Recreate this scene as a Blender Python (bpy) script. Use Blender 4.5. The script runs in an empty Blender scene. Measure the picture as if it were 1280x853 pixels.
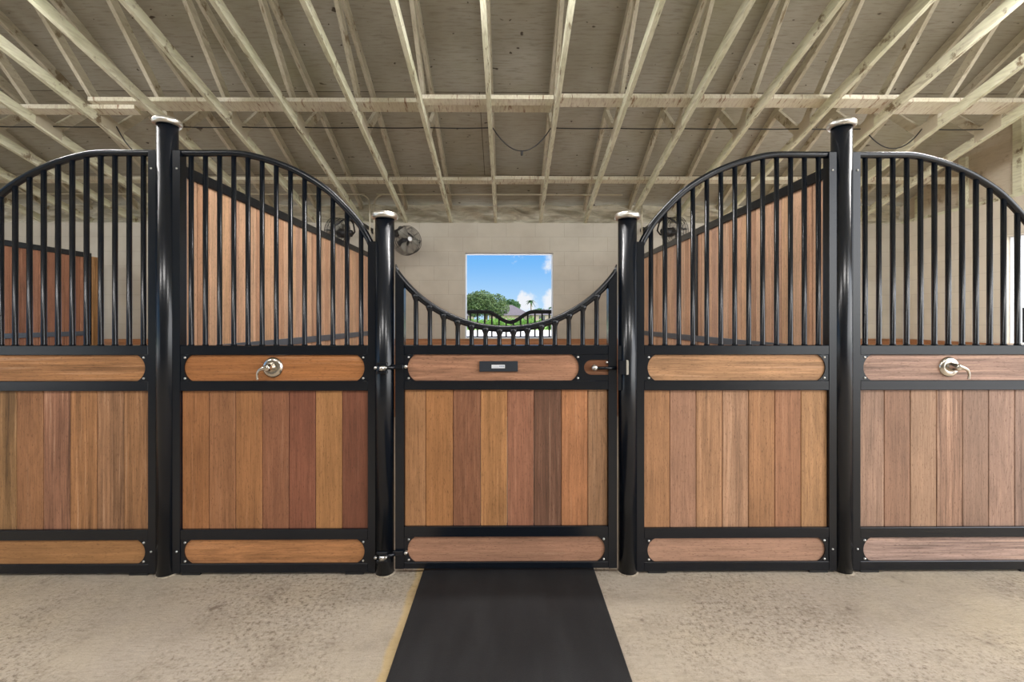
import bpy, bmesh, math, random
from mathutils import Vector, Matrix
random.seed(7)
PI = math.pi
scn = bpy.context.scene
COL = scn.collection

# ------------------------------------------------------------------ helpers
def lin(c):
    c = c / 255.0
    return c / 12.92 if c <= 0.04045 else ((c + 0.055) / 1.055) ** 2.4
def srgb(r, g, b, k=1.0):
    return (min(.92, lin(r) * k), min(.92, lin(g) * k), min(.92, lin(b) * k))

class MB:
    """collects polygons, then links them as one mesh object"""
    def __init__(self, origin=(0, 0, 0)):
        self.v, self.f, self.s, self.t = [], [], [], []
        self.o = Vector(origin)
    def add(self, verts, faces, smooth=False, tone=None):
        n = len(self.v)
        self.v += [Vector(p) - self.o for p in verts]
        for f in faces:
            self.f.append([i + n for i in f]); self.s.append(smooth); self.t.append(tone)
        return self
    def box(self, x0, x1, y0, y1, z0, z1, ch=0.0, tone=None):
        if x0 > x1: x0, x1 = x1, x0
        if y0 > y1: y0, y1 = y1, y0
        if z0 > z1: z0, z1 = z1, z0
        c = min(ch, (x1 - x0) * .45, (y1 - y0) * .45, (z1 - z0) * .45)
        if c <= 0:
            vs = [(x, y, z) for x in (x0, x1) for y in (y0, y1) for z in (z0, z1)]
            fs = [(0, 1, 3, 2), (4, 6, 7, 5), (0, 4, 5, 1), (2, 3, 7, 6), (0, 2, 6, 4), (1, 5, 7, 3)]
            return self.add(vs, fs, False, tone)
        vs, idx = [], {}
        for i, x in enumerate((x0, x1)):
            for j, y in enumerate((y0, y1)):
                for k, z in enumerate((z0, z1)):
                    dx, dy, dz = (c if i == 0 else -c), (c if j == 0 else -c), (c if k == 0 else -c)
                    for a, p in enumerate(((x, y + dy, z + dz), (x + dx, y, z + dz), (x + dx, y + dy, z))):
                        idx[(i, j, k, a)] = len(vs); vs.append(p)
        fs = []
        for i in (0, 1):
            fs.append([idx[(i, j, k, 0)] for j, k in ((0, 0), (1, 0), (1, 1), (0, 1))])
            fs.append([idx[(j, i, k, 1)] for j, k in ((0, 0), (1, 0), (1, 1), (0, 1))])
            fs.append([idx[(j, k, i, 2)] for j, k in ((0, 0), (1, 0), (1, 1), (0, 1))])
        for j in (0, 1):
            for k in (0, 1):
                fs.append([idx[(0, j, k, 1)], idx[(1, j, k, 1)], idx[(1, j, k, 2)], idx[(0, j, k, 2)]])
                fs.append([idx[(j, 0, k, 0)], idx[(j, 1, k, 0)], idx[(j, 1, k, 2)], idx[(j, 0, k, 2)]])
                fs.append([idx[(j, k, 0, 0)], idx[(j, k, 1, 0)], idx[(j, k, 1, 1)], idx[(j, k, 0, 1)]])
        for i in (0, 1):
            for j in (0, 1):
                for k in (0, 1):
                    fs.append([idx[(i, j, k, a)] for a in (0, 1, 2)])
        return self.add(vs, fs, False, tone)
    def prism(self, poly, axis, a0, a1, smooth=False, tone=None):
        """poly: 2D outline in the two other axes (x,y,z order), extruded along axis"""
        def P(p, a):
            return {'x': (a, p[0], p[1]), 'y': (p[0], a, p[1]), 'z': (p[0], p[1], a)}[axis]
        n = len(poly)
        vs = [P(p, a0) for p in poly] + [P(p, a1) for p in poly]
        fs = [list(range(n))[::-1], list(range(n, 2 * n))]
        self.add(vs, fs, False, tone)
        self.add(vs, [(i, (i + 1) % n, n + (i + 1) % n, n + i) for i in range(n)], smooth, tone)
        return self
    def tube(self, pts, r, n=12, caps=True, closed=False, tone=None):
        pts = [Vector(p) for p in pts]
        m = len(pts)
        rs = r if isinstance(r, (list, tuple)) else [r] * m
        tang = []
        for i in range(m):
            if closed: t = pts[(i + 1) % m] - pts[i - 1]
            else: t = pts[min(i + 1, m - 1)] - pts[max(i - 1, 0)]
            if t.length < 1e-9: t = Vector((0, 0, 1))
            tang.append(t.normalized())
        up = Vector((0, 0, 1)) if abs(tang[0].z) < .9 else Vector((0, 1, 0))
        u = (up - tang[0] * up.dot(tang[0])).normalized()
        vs = []
        for i in range(m):
            u = (u - tang[i] * u.dot(tang[i]))
            u = u.normalized() if u.length > 1e-9 else tang[i].orthogonal().normalized()
            w = tang[i].cross(u)
            for k in range(n):
                a = 2 * PI * k / n
                vs.append(pts[i] + (u * math.cos(a) + w * math.sin(a)) * rs[i])
        fs = []
        for i in range(m if closed else m - 1):
            j = (i + 1) % m
            for k in range(n):
                fs.append((i * n + k, i * n + (k + 1) % n, j * n + (k + 1) % n, j * n + k))
        self.add(vs, fs, True, tone)
        if caps and not closed:
            self.add(vs[:n], [list(range(n))[::-1]], False, tone)
            self.add(vs[-n:], [list(range(n))], False, tone)
        return self
    def lathe(self, prof, c, axis=(0, 0, 1), n=24, smooth=True, tone=None):
        """prof: (radius, distance along axis)"""
        ax = Vector(axis).normalized(); c = Vector(c)
        u = ax.orthogonal().normalized(); w = ax.cross(u)
        vs = []
        for r, h in prof:
            for k in range(n):
                a = 2 * PI * k / n
                vs.append(c + ax * h + (u * math.cos(a) + w * math.sin(a)) * max(r, 1e-5))
        fs = [(i * n + k, i * n + (k + 1) % n, (i + 1) * n + (k + 1) % n, (i + 1) * n + k)
              for i in range(len(prof) - 1) for k in range(n)]
        return self.add(vs, fs, smooth, tone)
    def build(self, name, mat, parent=None):
        me = bpy.data.meshes.new(name)
        me.from_pydata([tuple(v) for v in self.v], [], self.f)
        me.polygons.foreach_set('use_smooth', self.s)
        if any(t is not None for t in self.t):
            at = me.color_attributes.new('tone', 'FLOAT_COLOR', 'CORNER')
            buf = []
            for p, t in zip(me.polygons, self.t):
                t = t or (.5, .5, .5, 0)
                buf += list(t) * p.loop_total
            at.data.foreach_set('color', buf)
        bm = bmesh.new(); bm.from_mesh(me)
        bmesh.ops.remove_doubles(bm, verts=bm.verts, dist=1e-6)
        bmesh.ops.recalc_face_normals(bm, faces=bm.faces)
        bm.to_mesh(me); bm.free()
        o = bpy.data.objects.new(name, me)
        me.materials.append(mat)
        COL.objects.link(o)
        if parent is not None: o.parent = parent
        else: o.location = self.o
        return o

def tag(o, label=None, cat=None, group=None, kind=None):
    if label: o['label'] = label
    if cat: o['category'] = cat
    if group: o['group'] = group
    if kind: o['kind'] = kind
    return o
def thing(name, loc, label, cat, group=None):
    o = bpy.data.objects.new(name, None); COL.objects.link(o)
    o.empty_display_size = .1
    o.location = loc
    return tag(o, label, cat, group)
def copy_tree(o, parent=None):
    c = o.copy(); COL.objects.link(c)
    if parent is not None: c.parent = parent
    for ch in list(o.children): copy_tree(ch, c)
    return c
def struct(o): return tag(o, kind='structure')

def catmull(pts, n=8):
    out = []
    P = [Vector(p) for p in pts]
    P = [P[0] * 2 - P[1]] + P + [P[-1] * 2 - P[-2]]
    for i in range(1, len(P) - 2):
        for k in range(n):
            t = k / n
            a, b, c, d = P[i - 1], P[i], P[i + 1], P[i + 2]
            out.append(.5 * ((2 * b) + (c - a) * t + (2 * a - 5 * b + 4 * c - d) * t * t + (3 * b - a - 3 * c + d) * t ** 3))
    out.append(P[-2])
    return out

# ------------------------------------------------------------------ materials
class NT:
    def __init__(self, name):
        self.m = bpy.data.materials.new(name); self.m.use_nodes = True
        self.n = self.m.node_tree.nodes; self.l = self.m.node_tree.links
        self.b = self.n['Principled BSDF']
    def new(self, t, **kw):
        nd = self.n.new(t)
        for k, v in kw.items():
            if hasattr(nd, k): setattr(nd, k, v)
        return nd
    def set(self, sock, val):
        if hasattr(val, 'is_linked') or hasattr(val, 'links'): self.l.new(val, sock)
        else: sock.default_value = val
    def math(self, op, a, b=0.0, c=None, clamp=False):
        nd = self.new('ShaderNodeMath', operation=op, use_clamp=clamp)
        self.set(nd.inputs[0], a); self.set(nd.inputs[1], b)
        if c is not None: self.set(nd.inputs[2], c)
        return nd.outputs[0]
    def mix(self, fac, a, b, mode='MIX'):
        nd = self.new('ShaderNodeMix', data_type='RGBA', blend_type=mode)
        self.set(nd.inputs[0], fac); self.set(nd.inputs[6], a); self.set(nd.inputs[7], b)
        return nd.outputs[2]
    def noise(self, vec, scale, detail=4, rough=.55, dist=0.0):
        nd = self.new('ShaderNodeTexNoise')
        if vec is not None: self.l.new(vec, nd.inputs['Vector'])
        nd.inputs['Scale'].default_value = scale; nd.inputs['Detail'].default_value = detail
        nd.inputs['Roughness'].default_value = rough; nd.inputs['Distortion'].default_value = dist
        return nd.outputs['Fac']
    def coord(self, which='Object'): return self.new('ShaderNodeTexCoord').outputs[which]
    def mapping(self, vec, scale=(1, 1, 1), loc=(0, 0, 0), rot=(0, 0, 0)):
        nd = self.new('ShaderNodeMapping'); self.l.new(vec, nd.inputs['Vector'])
        nd.inputs['Scale'].default_value = scale; nd.inputs['Location'].default_value = loc
        nd.inputs['Rotation'].default_value = rot
        return nd.outputs[0]
    def ramp(self, fac, *stops):
        nd = self.new('ShaderNodeMapRange', interpolation_type='SMOOTHSTEP')
        self.set(nd.inputs[0], fac)
        for i, s in enumerate(stops): nd.inputs[1 + i].default_value = s
        return nd.outputs[0]
    def bump(self, h, strength=.3, dist=.01):
        nd = self.new('ShaderNodeBump'); self.set(nd.inputs['Height'], h)
        nd.inputs['Strength'].default_value = strength; nd.inputs['Distance'].default_value = dist
        self.l.new(nd.outputs[0], self.b.inputs['Normal'])
    def out(self, color=None, rough=.5, metal=0.0, spec=None):
        if color is not None:
            if isinstance(color, tuple) and len(color) == 3: color = (*color, 1)
            self.set(self.b.inputs['Base Color'], color)
        self.set(self.b.inputs['Roughness'], rough); self.set(self.b.inputs['Metallic'], metal)
        if spec is not None: self.b.inputs['Specular IOR Level'].default_value = spec
        return self.m

def c4(c): return (*c, 1)

def mat_wood(name, axis, rough=.55):
    N = NT(name)
    at = N.new('ShaderNodeAttribute', attribute_name='tone')
    seed = at.outputs['Alpha']
    co = N.coord('Object')
    off = N.new('ShaderNodeCombineXYZ')
    N.set(off.inputs[0], N.math('MULTIPLY', seed, 13.7)); N.set(off.inputs[1], N.math('MULTIPLY', seed, 7.3)); N.set(off.inputs[2], N.math('MULTIPLY', seed, 31.1))
    va = N.new('ShaderNodeVectorMath', operation='ADD'); N.l.new(co, va.inputs[0]); N.l.new(off.outputs[0], va.inputs[1])
    v0 = va.outputs[0]
    # slow sideways wander of the grain
    kw = {'z': (2.4, 2.4, .45), 'x': (.45, 2.4, 2.4)}[axis]
    wn = N.math('SUBTRACT', N.noise(N.mapping(v0, kw), 3.0, 3, .5), .5)
    wv = N.new('ShaderNodeCombineXYZ')
    for q, amp in enumerate({'z': (.022, .022, 0), 'x': (0, .018, .018)}[axis]):
        if amp: N.set(wv.inputs[q], N.math('MULTIPLY', wn, amp))
    vb_ = N.new('ShaderNodeVectorMath', operation='ADD'); N.l.new(v0, vb_.inputs[0]); N.l.new(wv.outputs[0], vb_.inputs[1])
    v = vb_.outputs[0]
    k1 = {'z': (1, 1, .022), 'x': (.022, 1, 1)}[axis]
    k3 = {'z': (1, 1, .05), 'x': (.05, 1, 1)}[axis]
    k2 = {'z': (1, 1, .16), 'x': (.16, 1, 1)}[axis]
    fib = N.noise(N.mapping(v, k3), 150, 4, .65)
    fine = N.noise(N.mapping(v, k1), 62, 4, .62)
    band = N.noise(N.mapping(v, k1), 24, 3, .55)
    big = N.noise(N.mapping(v, k2), 8, 3, .5, .6)
    h1 = N.math('FRACT', N.math('MULTIPLY', seed, 17.31))
    h2 = N.math('FRACT', N.math('MULTIPLY', seed, 41.77))
    h1 = N.math('MULTIPLY', h1, h1)
    rings = N.math('SINE', N.math('MULTIPLY', big, 52.0))
    rmask = N.ramp(N.noise(N.mapping(v0, k2), 2.3, 2), .38, .68, 0.0, 1.0)
    rings = N.math('MULTIPLY', rings, rmask)
    blot = N.noise(v0, 2.6, 4)
    val = N.math('MULTIPLY_ADD', N.math('SUBTRACT', fib, .5), .95, 1.0)
    val = N.math('MULTIPLY_ADD', N.math('SUBTRACT', fine, .5), N.math('MULTIPLY_ADD', h1, 1.7, .45), val)
    val = N.math('MULTIPLY_ADD', N.math('SUBTRACT', band, .5), N.math('MULTIPLY_ADD', h1, 1.0, .45), val)
    val = N.math('MULTIPLY_ADD', rings, N.math('MULTIPLY_ADD', h2, .11, .03), val)
    val = N.math('MULTIPLY_ADD', N.math('SUBTRACT', blot, .5), .65, val)
    val = N.math('MAXIMUM', val, .25)
    cm = N.new('ShaderNodeVectorMath', operation='SCALE'); N.l.new(at.outputs['Color'], cm.inputs[0]); N.l.new(val, cm.inputs['Scale'])
    streak = N.math('MULTIPLY', N.ramp(fine, .55, .72, 0, 1), N.math('MULTIPLY_ADD', h1, .48, .07))
    col = N.mix(streak, cm.outputs[0], c4(srgb(205, 172, 142)))
    dark = N.math('MULTIPLY', N.ramp(N.noise(N.mapping(v, k1), 88, 3, .6), .58, .72, 0, 1), N.math('MULTIPLY_ADD', h2, .30, .10))
    col = N.mix(dark, col, c4(srgb(84, 54, 38)))
    pores = N.ramp(N.noise(N.mapping(v, {'z': (1, 1, .14), 'x': (.14, 1, 1)}[axis]), 330, 2, .6), .57, .72, 0, .6)
    col = N.mix(pores, col, c4(srgb(70, 44, 30)))
    N.bump(N.math('ADD', fib, fine), .15, .004)
    return N.out(col, rough, 0, .35)

def mat_metal_black():
    N = NT('black_powder_coat')
    s = N.noise(N.coord(), 9, 4)
    return N.out(N.mix(N.ramp(s, .55, .8, 0, .4), c4((.0040, .0062, .0105)), c4((.0068, .0092, .0145))), .24, 0, .5)

def mat_simple(name, col, rough=.5, metal=0.0, var=.12, scale=25):
    N = NT(name)
    n = N.noise(N.coord(), scale, 4)
    val = N.math('MULTIPLY_ADD', N.math('SUBTRACT', n, .5), 2 * var, 1.0)
    s = N.new('ShaderNodeVectorMath', operation='SCALE'); s.inputs[0].default_value = col; N.l.new(val, s.inputs['Scale'])
    return N.out(s.outputs[0], rough, metal)

def mat_concrete():
    N = NT('broomed_concrete')
    co = N.coord()
    big = N.noise(co, .8, 5, .6)
    mid = N.noise(co, 4.5, 6, .7)
    grain = N.noise(co, 46, 9, .8)
    grit = N.noise(co, 150, 4, .7)
    broom = N.noise(N.mapping(co, (1, 5.5, 1), rot=(0, 0, -.5)), 15, 6, .75)
    agg = N.ramp(N.noise(co, 1.1, 4, .55), .42, .58, .25, 1.0)
    col = N.mix(N.ramp(big, .35, .65, 0, 1), c4(srgb(192, 180, 164)), c4(srgb(200, 186, 162)))
    col = N.mix(N.ramp(mid, .44, .72, 0, .8), col, c4(srgb(170, 157, 140)))
    col = N.mix(N.math('MULTIPLY', agg, N.ramp(grain, .51, .38, 0, 1.0)), col, c4(srgb(132, 117, 100)))
    col = N.mix(N.math('MULTIPLY', agg, N.ramp(grain, .54, .70, 0, .85)), col, c4(srgb(238, 228, 210)))
    col = N.mix(N.ramp(grit, .60, .74, 0, .5), col, c4(srgb(120, 106, 92)))
    col = N.mix(N.ramp(broom, .54, .70, 0, .5), col, c4(srgb(150, 136, 120)))
    col = N.mix(N.ramp(broom, .46, .32, 0, .4), col, c4(srgb(228, 216, 196)))
    col = N.mix(N.ramp(N.noise(co, 9, 2, .5), .70, .77, 0, .6), col, c4(srgb(112, 94, 78)))
    speck = grain; fine = grit; br = broom
    # rusty yellow stain along the left edge of the rubber mat
    sx = N.new('ShaderNodeSeparateXYZ'); N.l.new(co, sx.inputs[0])
    wob = N.math('MULTIPLY_ADD', N.noise(co, 6, 3), .05, sx.outputs[0])
    st = N.math('MULTIPLY', N.ramp(wob, -.478, -.455, 0, 1), N.ramp(wob, -.425, -.42, 1, 0))
    col = N.mix(N.math('MULTIPLY', st, .55), col, c4(srgb(222, 190, 122)))
    h = N.math('ADD', N.math('MULTIPLY', speck, -.5), N.math('ADD', fine, br))
    N.bump(h, .8, .008)
    return N.out(col, .85, 0, .3)

def mat_block(name, axis, c1, c2):
    N = NT(name)
    co = N.coord('Object')
    s = N.new('ShaderNodeSeparateXYZ'); N.l.new(co, s.inputs[0])
    cb = N.new('ShaderNodeCombineXYZ')
    N.l.new(s.outputs[0 if axis == 'x' else 1], cb.inputs[0]); N.l.new(s.outputs[2], cb.inputs[1])
    v = N.mapping(cb.outputs[0], (1, 1, 1), (.02, .118, 0))
    br = N.new('ShaderNodeTexBrick'); N.l.new(v, br.inputs['Vector'])
    br.inputs['Scale'].default_value = 1; br.inputs['Brick Width'].default_value = .4064; br.inputs['Row Height'].default_value = .2032
    br.inputs['Mortar Size'].default_value = .005; br.inputs['Mortar Smooth'].default_value = .6; br.inputs['Bias'].default_value = 0
    br.inputs['Color1'].default_value = (.985, .985, .985, 1); br.inputs['Color2'].default_value = (1.015, 1.01, 1.0, 1); br.inputs['Mortar'].default_value = (.88, .87, .86, 1)
    n = N.noise(co, 2.2, 4)
    col = N.mix(N.ramp(n, .35, .7, 0, 1), c4(c1), c4(c2))
    col = N.mix(1.0, col, br.outputs['Color'], 'MULTIPLY')
    h = N.math('MULTIPLY_ADD', N.noise(co, 60, 3), .25, N.math('MULTIPLY', br.outputs['Fac'], -1.0))
    N.bump(h, .3, .004)
    return N.out(col, .8, 0, .25)

def mat_deck():
    N = NT('old_painted_plywood_deck')
    co = N.coord('Object')
    s = N.new('ShaderNodeSeparateXYZ'); N.l.new(co, s.inputs[0])
    cb = N.new('ShaderNodeCombineXYZ'); N.l.new(s.outputs[0], cb.inputs[0])
    N.set(cb.inputs[1], N.math('MULTIPLY', s.outputs[1], 1.118))
    br = N.new('ShaderNodeTexBrick'); N.l.new(N.mapping(cb.outputs[0], (1, 1, 1), (200.3, -.574, 0)), br.inputs['Vector'])
    br.inputs['Scale'].default_value = 1; br.inputs['Brick Width'].default_value = 400; br.inputs['Row Height'].default_value = 1.22
    br.inputs['Mortar Size'].default_value = .004; br.inputs['Mortar Smooth'].default_value = .1
    br.inputs['Color1'].default_value = (1, 1, 1, 1); br.inputs['Color2'].default_value = (.93, .92, .9, 1); br.inputs['Mortar'].default_value = (.28, .25, .22, 1)
    v = cb.outputs[0]
    grain = N.noise(N.mapping(v, (.12, 1, 1)), 45, 5, .65)
    blot = N.noise(v, 1.1, 4)
    col = N.mix(N.ramp(blot, .3, .7, 0, 1), c4(srgb(180, 177, 166)), c4(srgb(161, 156, 141)))
    col = N.mix(N.ramp(grain, .45, .75, 0, .6), col, c4(srgb(128, 121, 105)))
    knots = N.ramp(N.noise(N.mapping(v, (.6, 1, 1)), 9, 2, .5), .705, .745, 0, .85)
    col = N.mix(knots, col, c4(srgb(62, 50, 40)))
    dots = N.ramp(N.noise(N.mapping(v, (.7, 1, 1)), 26, 1, .4), .745, .78, 0, .8)
    col = N.mix(dots, col, c4(srgb(60, 48, 38)))
    green = N.ramp(N.noise(v, .7, 3), .5, .75, 0, .35)
    col = N.mix(green, col, c4(srgb(160, 160, 118)))
    col = N.mix(1.0, col, br.outputs['Color'], 'MULTIPLY')
    N.bump(grain, .15, .004)
    return N.out(col, .85, 0, .2)

def mat_lumber(name, c1, c2, stain):
    N = NT(name)
    co = N.coord('Object')
    inf = N.new('ShaderNodeObjectInfo')
    va = N.new('ShaderNodeVectorMath', operation='ADD'); N.l.new(co, va.inputs[0])
    cb = N.new('ShaderNodeCombineXYZ'); N.set(cb.inputs[0], N.math('MULTIPLY', inf.outputs['Random'], 37)); N.set(cb.inputs[1], N.math('MULTIPLY', inf.outputs['Random'], 91))
    N.l.new(cb.outputs[0], va.inputs[1])
    v = va.outputs[0]
    n = N.noise(v, 2.2, 4, .6)
    st = N.noise(N.mapping(v, (6, 1, 1)), 5.0, 5, .7)
    fine = N.noise(N.mapping(v, (1, .1, .6)), 70, 3)
    col = N.mix(N.ramp(n, .3, .7, 0, 1), c4(c1), c4(c2))
    col = N.mix(N.ramp(fine, .4, .8, 0, .35), col, c4(stain))
    col = N.mix(N.ramp(st, .555, .67, 0, .9), col, c4(stain))
    N.bump(fine, .2, .003)
    return N.out(col, .75, 0, .25)

def mat_leaf(name, c1, c2):
    N = NT(name)
    n = N.noise(N.coord(), 1.8, 4)
    return N.out(N.mix(N.ramp(n, .35, .65, 0, 1), c4(c1), c4(c2)), .7, 0, .2)

def mat_ground(name, c1, c2, sc, rough=.9):
    N = NT(name)
    co = N.coord()
    n = N.noise(co, sc, 6, .65)
    N.bump(N.noise(co, sc * 40, 3), .3, .01)
    return N.out(N.mix(N.ramp(n, .35, .65, 0, 1), c4(c1), c4(c2)), rough, 0, .2)

def mat_rubber():
    N = NT('black_rubber')
    co = N.coord()
    f = N.noise(co, 260, 3, .6)
    g = N.noise(N.mapping(co, (1, .25, 1)), 7, 4, .6)
    col = N.mix(N.ramp(g, .35, .75, 0, 1), c4((.0125, .0130, .0145)), c4((.022, .0228, .0245)))
    col = N.mix(N.ramp(N.noise(co, 3.1, 3), .62, .72, 0, .25), col, c4((.05, .045, .04)))
    N.bump(f, .6, .004)
    return N.out(col, .62, 0, .35)

def mat_insul():
    N = NT('crumpled_insulation_facing')
    co = N.coord()
    n = N.noise(N.mapping(co, (.5, 1, 2.2)), 6, 5, .6, 1.0)
    N.bump(n, .8, .03)
    return N.out(N.mix(N.ramp(n, .3, .7, 0, 1), c4(srgb(232, 228, 212)), c4(srgb(176, 170, 150))), .7, 0, .3)

M = {}
M['wood_v'] = mat_wood('oiled_hardwood_vertical', 'z')
M['wood_h'] = mat_wood('oiled_hardwood_horizontal', 'x')
M['black'] = mat_metal_black()
M['bolt'] = mat_simple('bright_zinc', (.78, .77, .74), .28, 1.0, .06)
M['cap'] = mat_simple('galvanised_cap', (.74, .72, .67), .36, 1.0, .14, 40)
M['nickel'] = mat_simple('brushed_nickel', (.68, .63, .56), .22, 1.0, .06)
M['concrete'] = mat_concrete()
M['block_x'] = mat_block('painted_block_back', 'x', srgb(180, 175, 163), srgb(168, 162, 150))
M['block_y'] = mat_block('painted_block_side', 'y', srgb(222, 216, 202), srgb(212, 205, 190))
M['deck'] = mat_deck()
M['chord'] = mat_lumber('cream_washed_lumber', srgb(228, 227, 204), srgb(212, 213, 184), srgb(116, 96, 70))
M['web'] = mat_lumber('grey_washed_lumber', srgb(208, 202, 184), srgb(192, 186, 164), srgb(132, 116, 92))
M['brace'] = mat_lumber('cream_brace_lumber', srgb(226, 221, 204), srgb(210, 206, 182), srgb(142, 110, 84))
M['sheath'] = mat_lumber('tan_sheathing', srgb(204, 194, 176), srgb(192, 182, 162), srgb(160, 146, 124))
M['rubber'] = mat_rubber()
M['insul'] = mat_insul()
M['cable'] = mat_simple('black_cable', (.012, .012, .012), .6)
M['matte_black'] = mat_simple('matte_black_paint', (.006, .006, .006), .95)
M['steel_sheen'] = mat_simple('steel_painted_reflection', (.085, .102, .128), .3, 0, .08)  # black steel; its bluish daylight reflection is put into the base colour
M['conduit'] = mat_simple('grey_conduit', srgb(190, 182, 160), .5, 0, .1)
M['fan_black'] = mat_simple('black_fan_steel', (.012, .012, .013), .45)
M['fan_blade'] = mat_simple('grey_fan_blade', srgb(158, 156, 146), .5)
M['white'] = mat_simple('white_plastic', srgb(225, 228, 232), .5, 0, .05)
M['grey_print'] = mat_simple('grey_print', srgb(150, 162, 182), .6, 0, .05)
M['plate'] = mat_simple('slate_plate', (.022, .029, .040), .45, 0, .1)
M['kick'] = mat_wood('stained_kickboard', 'x')
M['leaf1'] = mat_leaf('tree_leaves', srgb(46, 66, 38), srgb(84, 100, 60))
M['leaf2'] = mat_leaf('dark_tree_leaves', srgb(40, 68, 40), srgb(66, 90, 54))
M['leaf3'] = mat_leaf('hedge_leaves', srgb(104, 140, 62), srgb(80, 120, 50))
M['bark'] = mat_simple('bark', srgb(110, 92, 76), .9)
M['lawn'] = mat_ground('lawn', srgb(120, 160, 74), srgb(142, 176, 92), .3)
M['drive'] = mat_ground('pale_crushed_shell', srgb(236, 232, 224), srgb(222, 216, 206), .8)
M['house_roof'] = mat_ground('grey_shingles', srgb(104, 96, 100), srgb(92, 85, 90), 3)
M['house_wall'] = mat_ground('pinkish_stucco', srgb(182, 160, 152), srgb(170, 148, 142), 1)
M['house_glass'] = mat_simple('dark_window_glass', (.03, .035, .04), .1)

# ------------------------------------------------------------------ key dimensions
YF = 2.485                    # plane of the stall fronts
Y0, Y1 = YF - .025, YF + .025 # front / back face of the steel frames
YW = 6.39                     # inner face of the back wall
WT = 2.722                    # top of the block walls
XR = 5.60                     # inner face of the right wall
XL = -9.3
def zb(y): return WT + .278 * (YW - y)          # bottom edge of the bottom chords
def zt(y): return 2.952 + .50 * (YW - y)        # bottom edge of the top chords
RIDGE = .3

# ------------------------------------------------------------------ the setting
struct(MB().box(XL - .2, XR + .6, -6.2, 6.62, -.25, 0).build('floor', M['concrete']))
struct(MB().box(-220, 220, -160, 260, -.5, -.3).build('ground', M['lawn']))
struct(MB().box(-60, 60, -60, 62, -.3, -.24).build('driveway', M['drive']))

WIN = [(-4.30, -3.06), (-.600, .640), (3.06, 4.30)]  # the two side-stall openings are unseen, put in for their daylight
SILL, HEAD = 1.10, 2.306
wb = MB()
xs = [XL] + [x for w in WIN for x in w] + [XR]
for i in range(0, len(xs), 2): wb.box(xs[i], xs[i + 1], YW, YW + .2, 0, WT)
for a, b in WIN:
    wb.box(a, b, YW, YW + .2, 0, SILL); wb.box(a, b, YW, YW + .2, HEAD, WT)
struct(wb.build('wall_back', M['block_x']))
RW0, RW1 = 3.86, 5.09        # opening in the right wall
wr = MB()
wr.box(XR, XR + .2, 2.4, RW0, 0, WT); wr.box(XR, XR + .2, RW1, YW + .2, 0, WT)
wr.box(XR, XR + .2, RW0, RW1, 0, SILL); wr.box(XR, XR + .2, RW0, RW1, HEAD, WT)
struct(wr.build('wall_right', M['block_y']))
struct(MB().box(XL - .2, XL, 2.4, YW + .2, 0, WT).build('wall_left', M['block_y']))
struct(MB().box(XL - .2, XR + .2, -6.0, -5.8, 0, WT).build('wall_front', M['block_x']))
# roof deck: two slopes
d0 = .0995
def deck_z(y): return zt(y) + d0 if y > RIDGE else zt(RIDGE) + d0 - .5 * (RIDGE - y)
dk = MB()
dk.prism([(6.95, deck_z(6.95)), (RIDGE, deck_z(RIDGE)), (-6.4, deck_z(-6.4)), (-6.4, deck_z(-6.4) + .02), (RIDGE, deck_z(RIDGE) + .02), (6.95, deck_z(6.95) + .02)], 'x', XL - .5, XR + .5)
struct(dk.build('ceiling', M['deck']))
# gable ends above the block walls
gr = MB()
gr.prism([(YW + .2, WT), (YW + .2, deck_z(YW + .2) - .005), (RIDGE, deck_z(RIDGE) - .005), (RIDGE, 4.3), (2.4, WT + .3), (2.4, WT)], 'x', XR + .06, XR + .16)
struct(gr.build('wall_gable_right', M['sheath']))
gs = MB()
for y in (6.2, 5.59, 4.98, 4.37, 3.76, 3.15): gs.box(XR + .02, XR + .06, y - .045, y + .045, WT + .04, deck_z(y) - .08)
gs.box(XR + .0, XR + .1, 2.4, YW + .2, WT, WT + .04)
struct(gs.build('trim_1', M['chord']))
gl = MB()
gl.prism([(YW + .2, WT), (YW + .2, deck_z(YW + .2) - .005), (RIDGE, deck_z(RIDGE) - .005), (RIDGE, 4.3), (2.4, WT + .3), (2.4, WT)], 'x', XL - .16, XL - .06)
struct(gl.build('wall_gable_left', M['sheath']))
# timber kick lining along the block walls
kb = MB()
for i in range(5):
    t = srgb(*random.choice([(150, 104, 70), (140, 96, 66), (158, 112, 78)]))
    z0, z1 = .01 + i * .218, .01 + i * .218 + .214
    kb.box(XL + .01, XR - .05, YW - .042, YW - .002, z0, z1, .004, (*t, random.random()))
struct(kb.build('baseboard_back', M['kick']))
kb = MB()
for i in range(5):
    t = srgb(*random.choice([(150, 104, 70), (140, 96, 66), (158, 112, 78)]))
    z0, z1 = .01 + i * .218, .01 + i * .218 + .214
    kb.box(XR - .042, XR - .002, 2.6, YW - .05, z0, z1, .004, (*t, random.random()))
struct(kb.build('baseboard_right', M['wood_h']))

# window frames set in the openings
def window_frame(n, a, b, axis):
    w = MB(); t = .010
    def bx(p0, p1, z0, z1):
        if axis == 'x': w.box(p0, p1, YW + .06, YW + .195, z0, z1)
        else: w.box(XR + .06, XR + .195, p0, p1, z0, z1)
    bx(a, a + t, SILL, HEAD); bx(b - t, b, SILL, HEAD); bx(a + t, b - t, HEAD - t, HEAD); bx(a + t, b - t, SILL, SILL + t)
    return struct(w.build('window_%d' % n, M['white']))
window_frame(1, -.600, .640, 'x')
window_frame(2, RW0, RW1, 'y')
window_frame(3, *WIN[0], 'x')
window_frame(4, *WIN[2], 'x')

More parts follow.
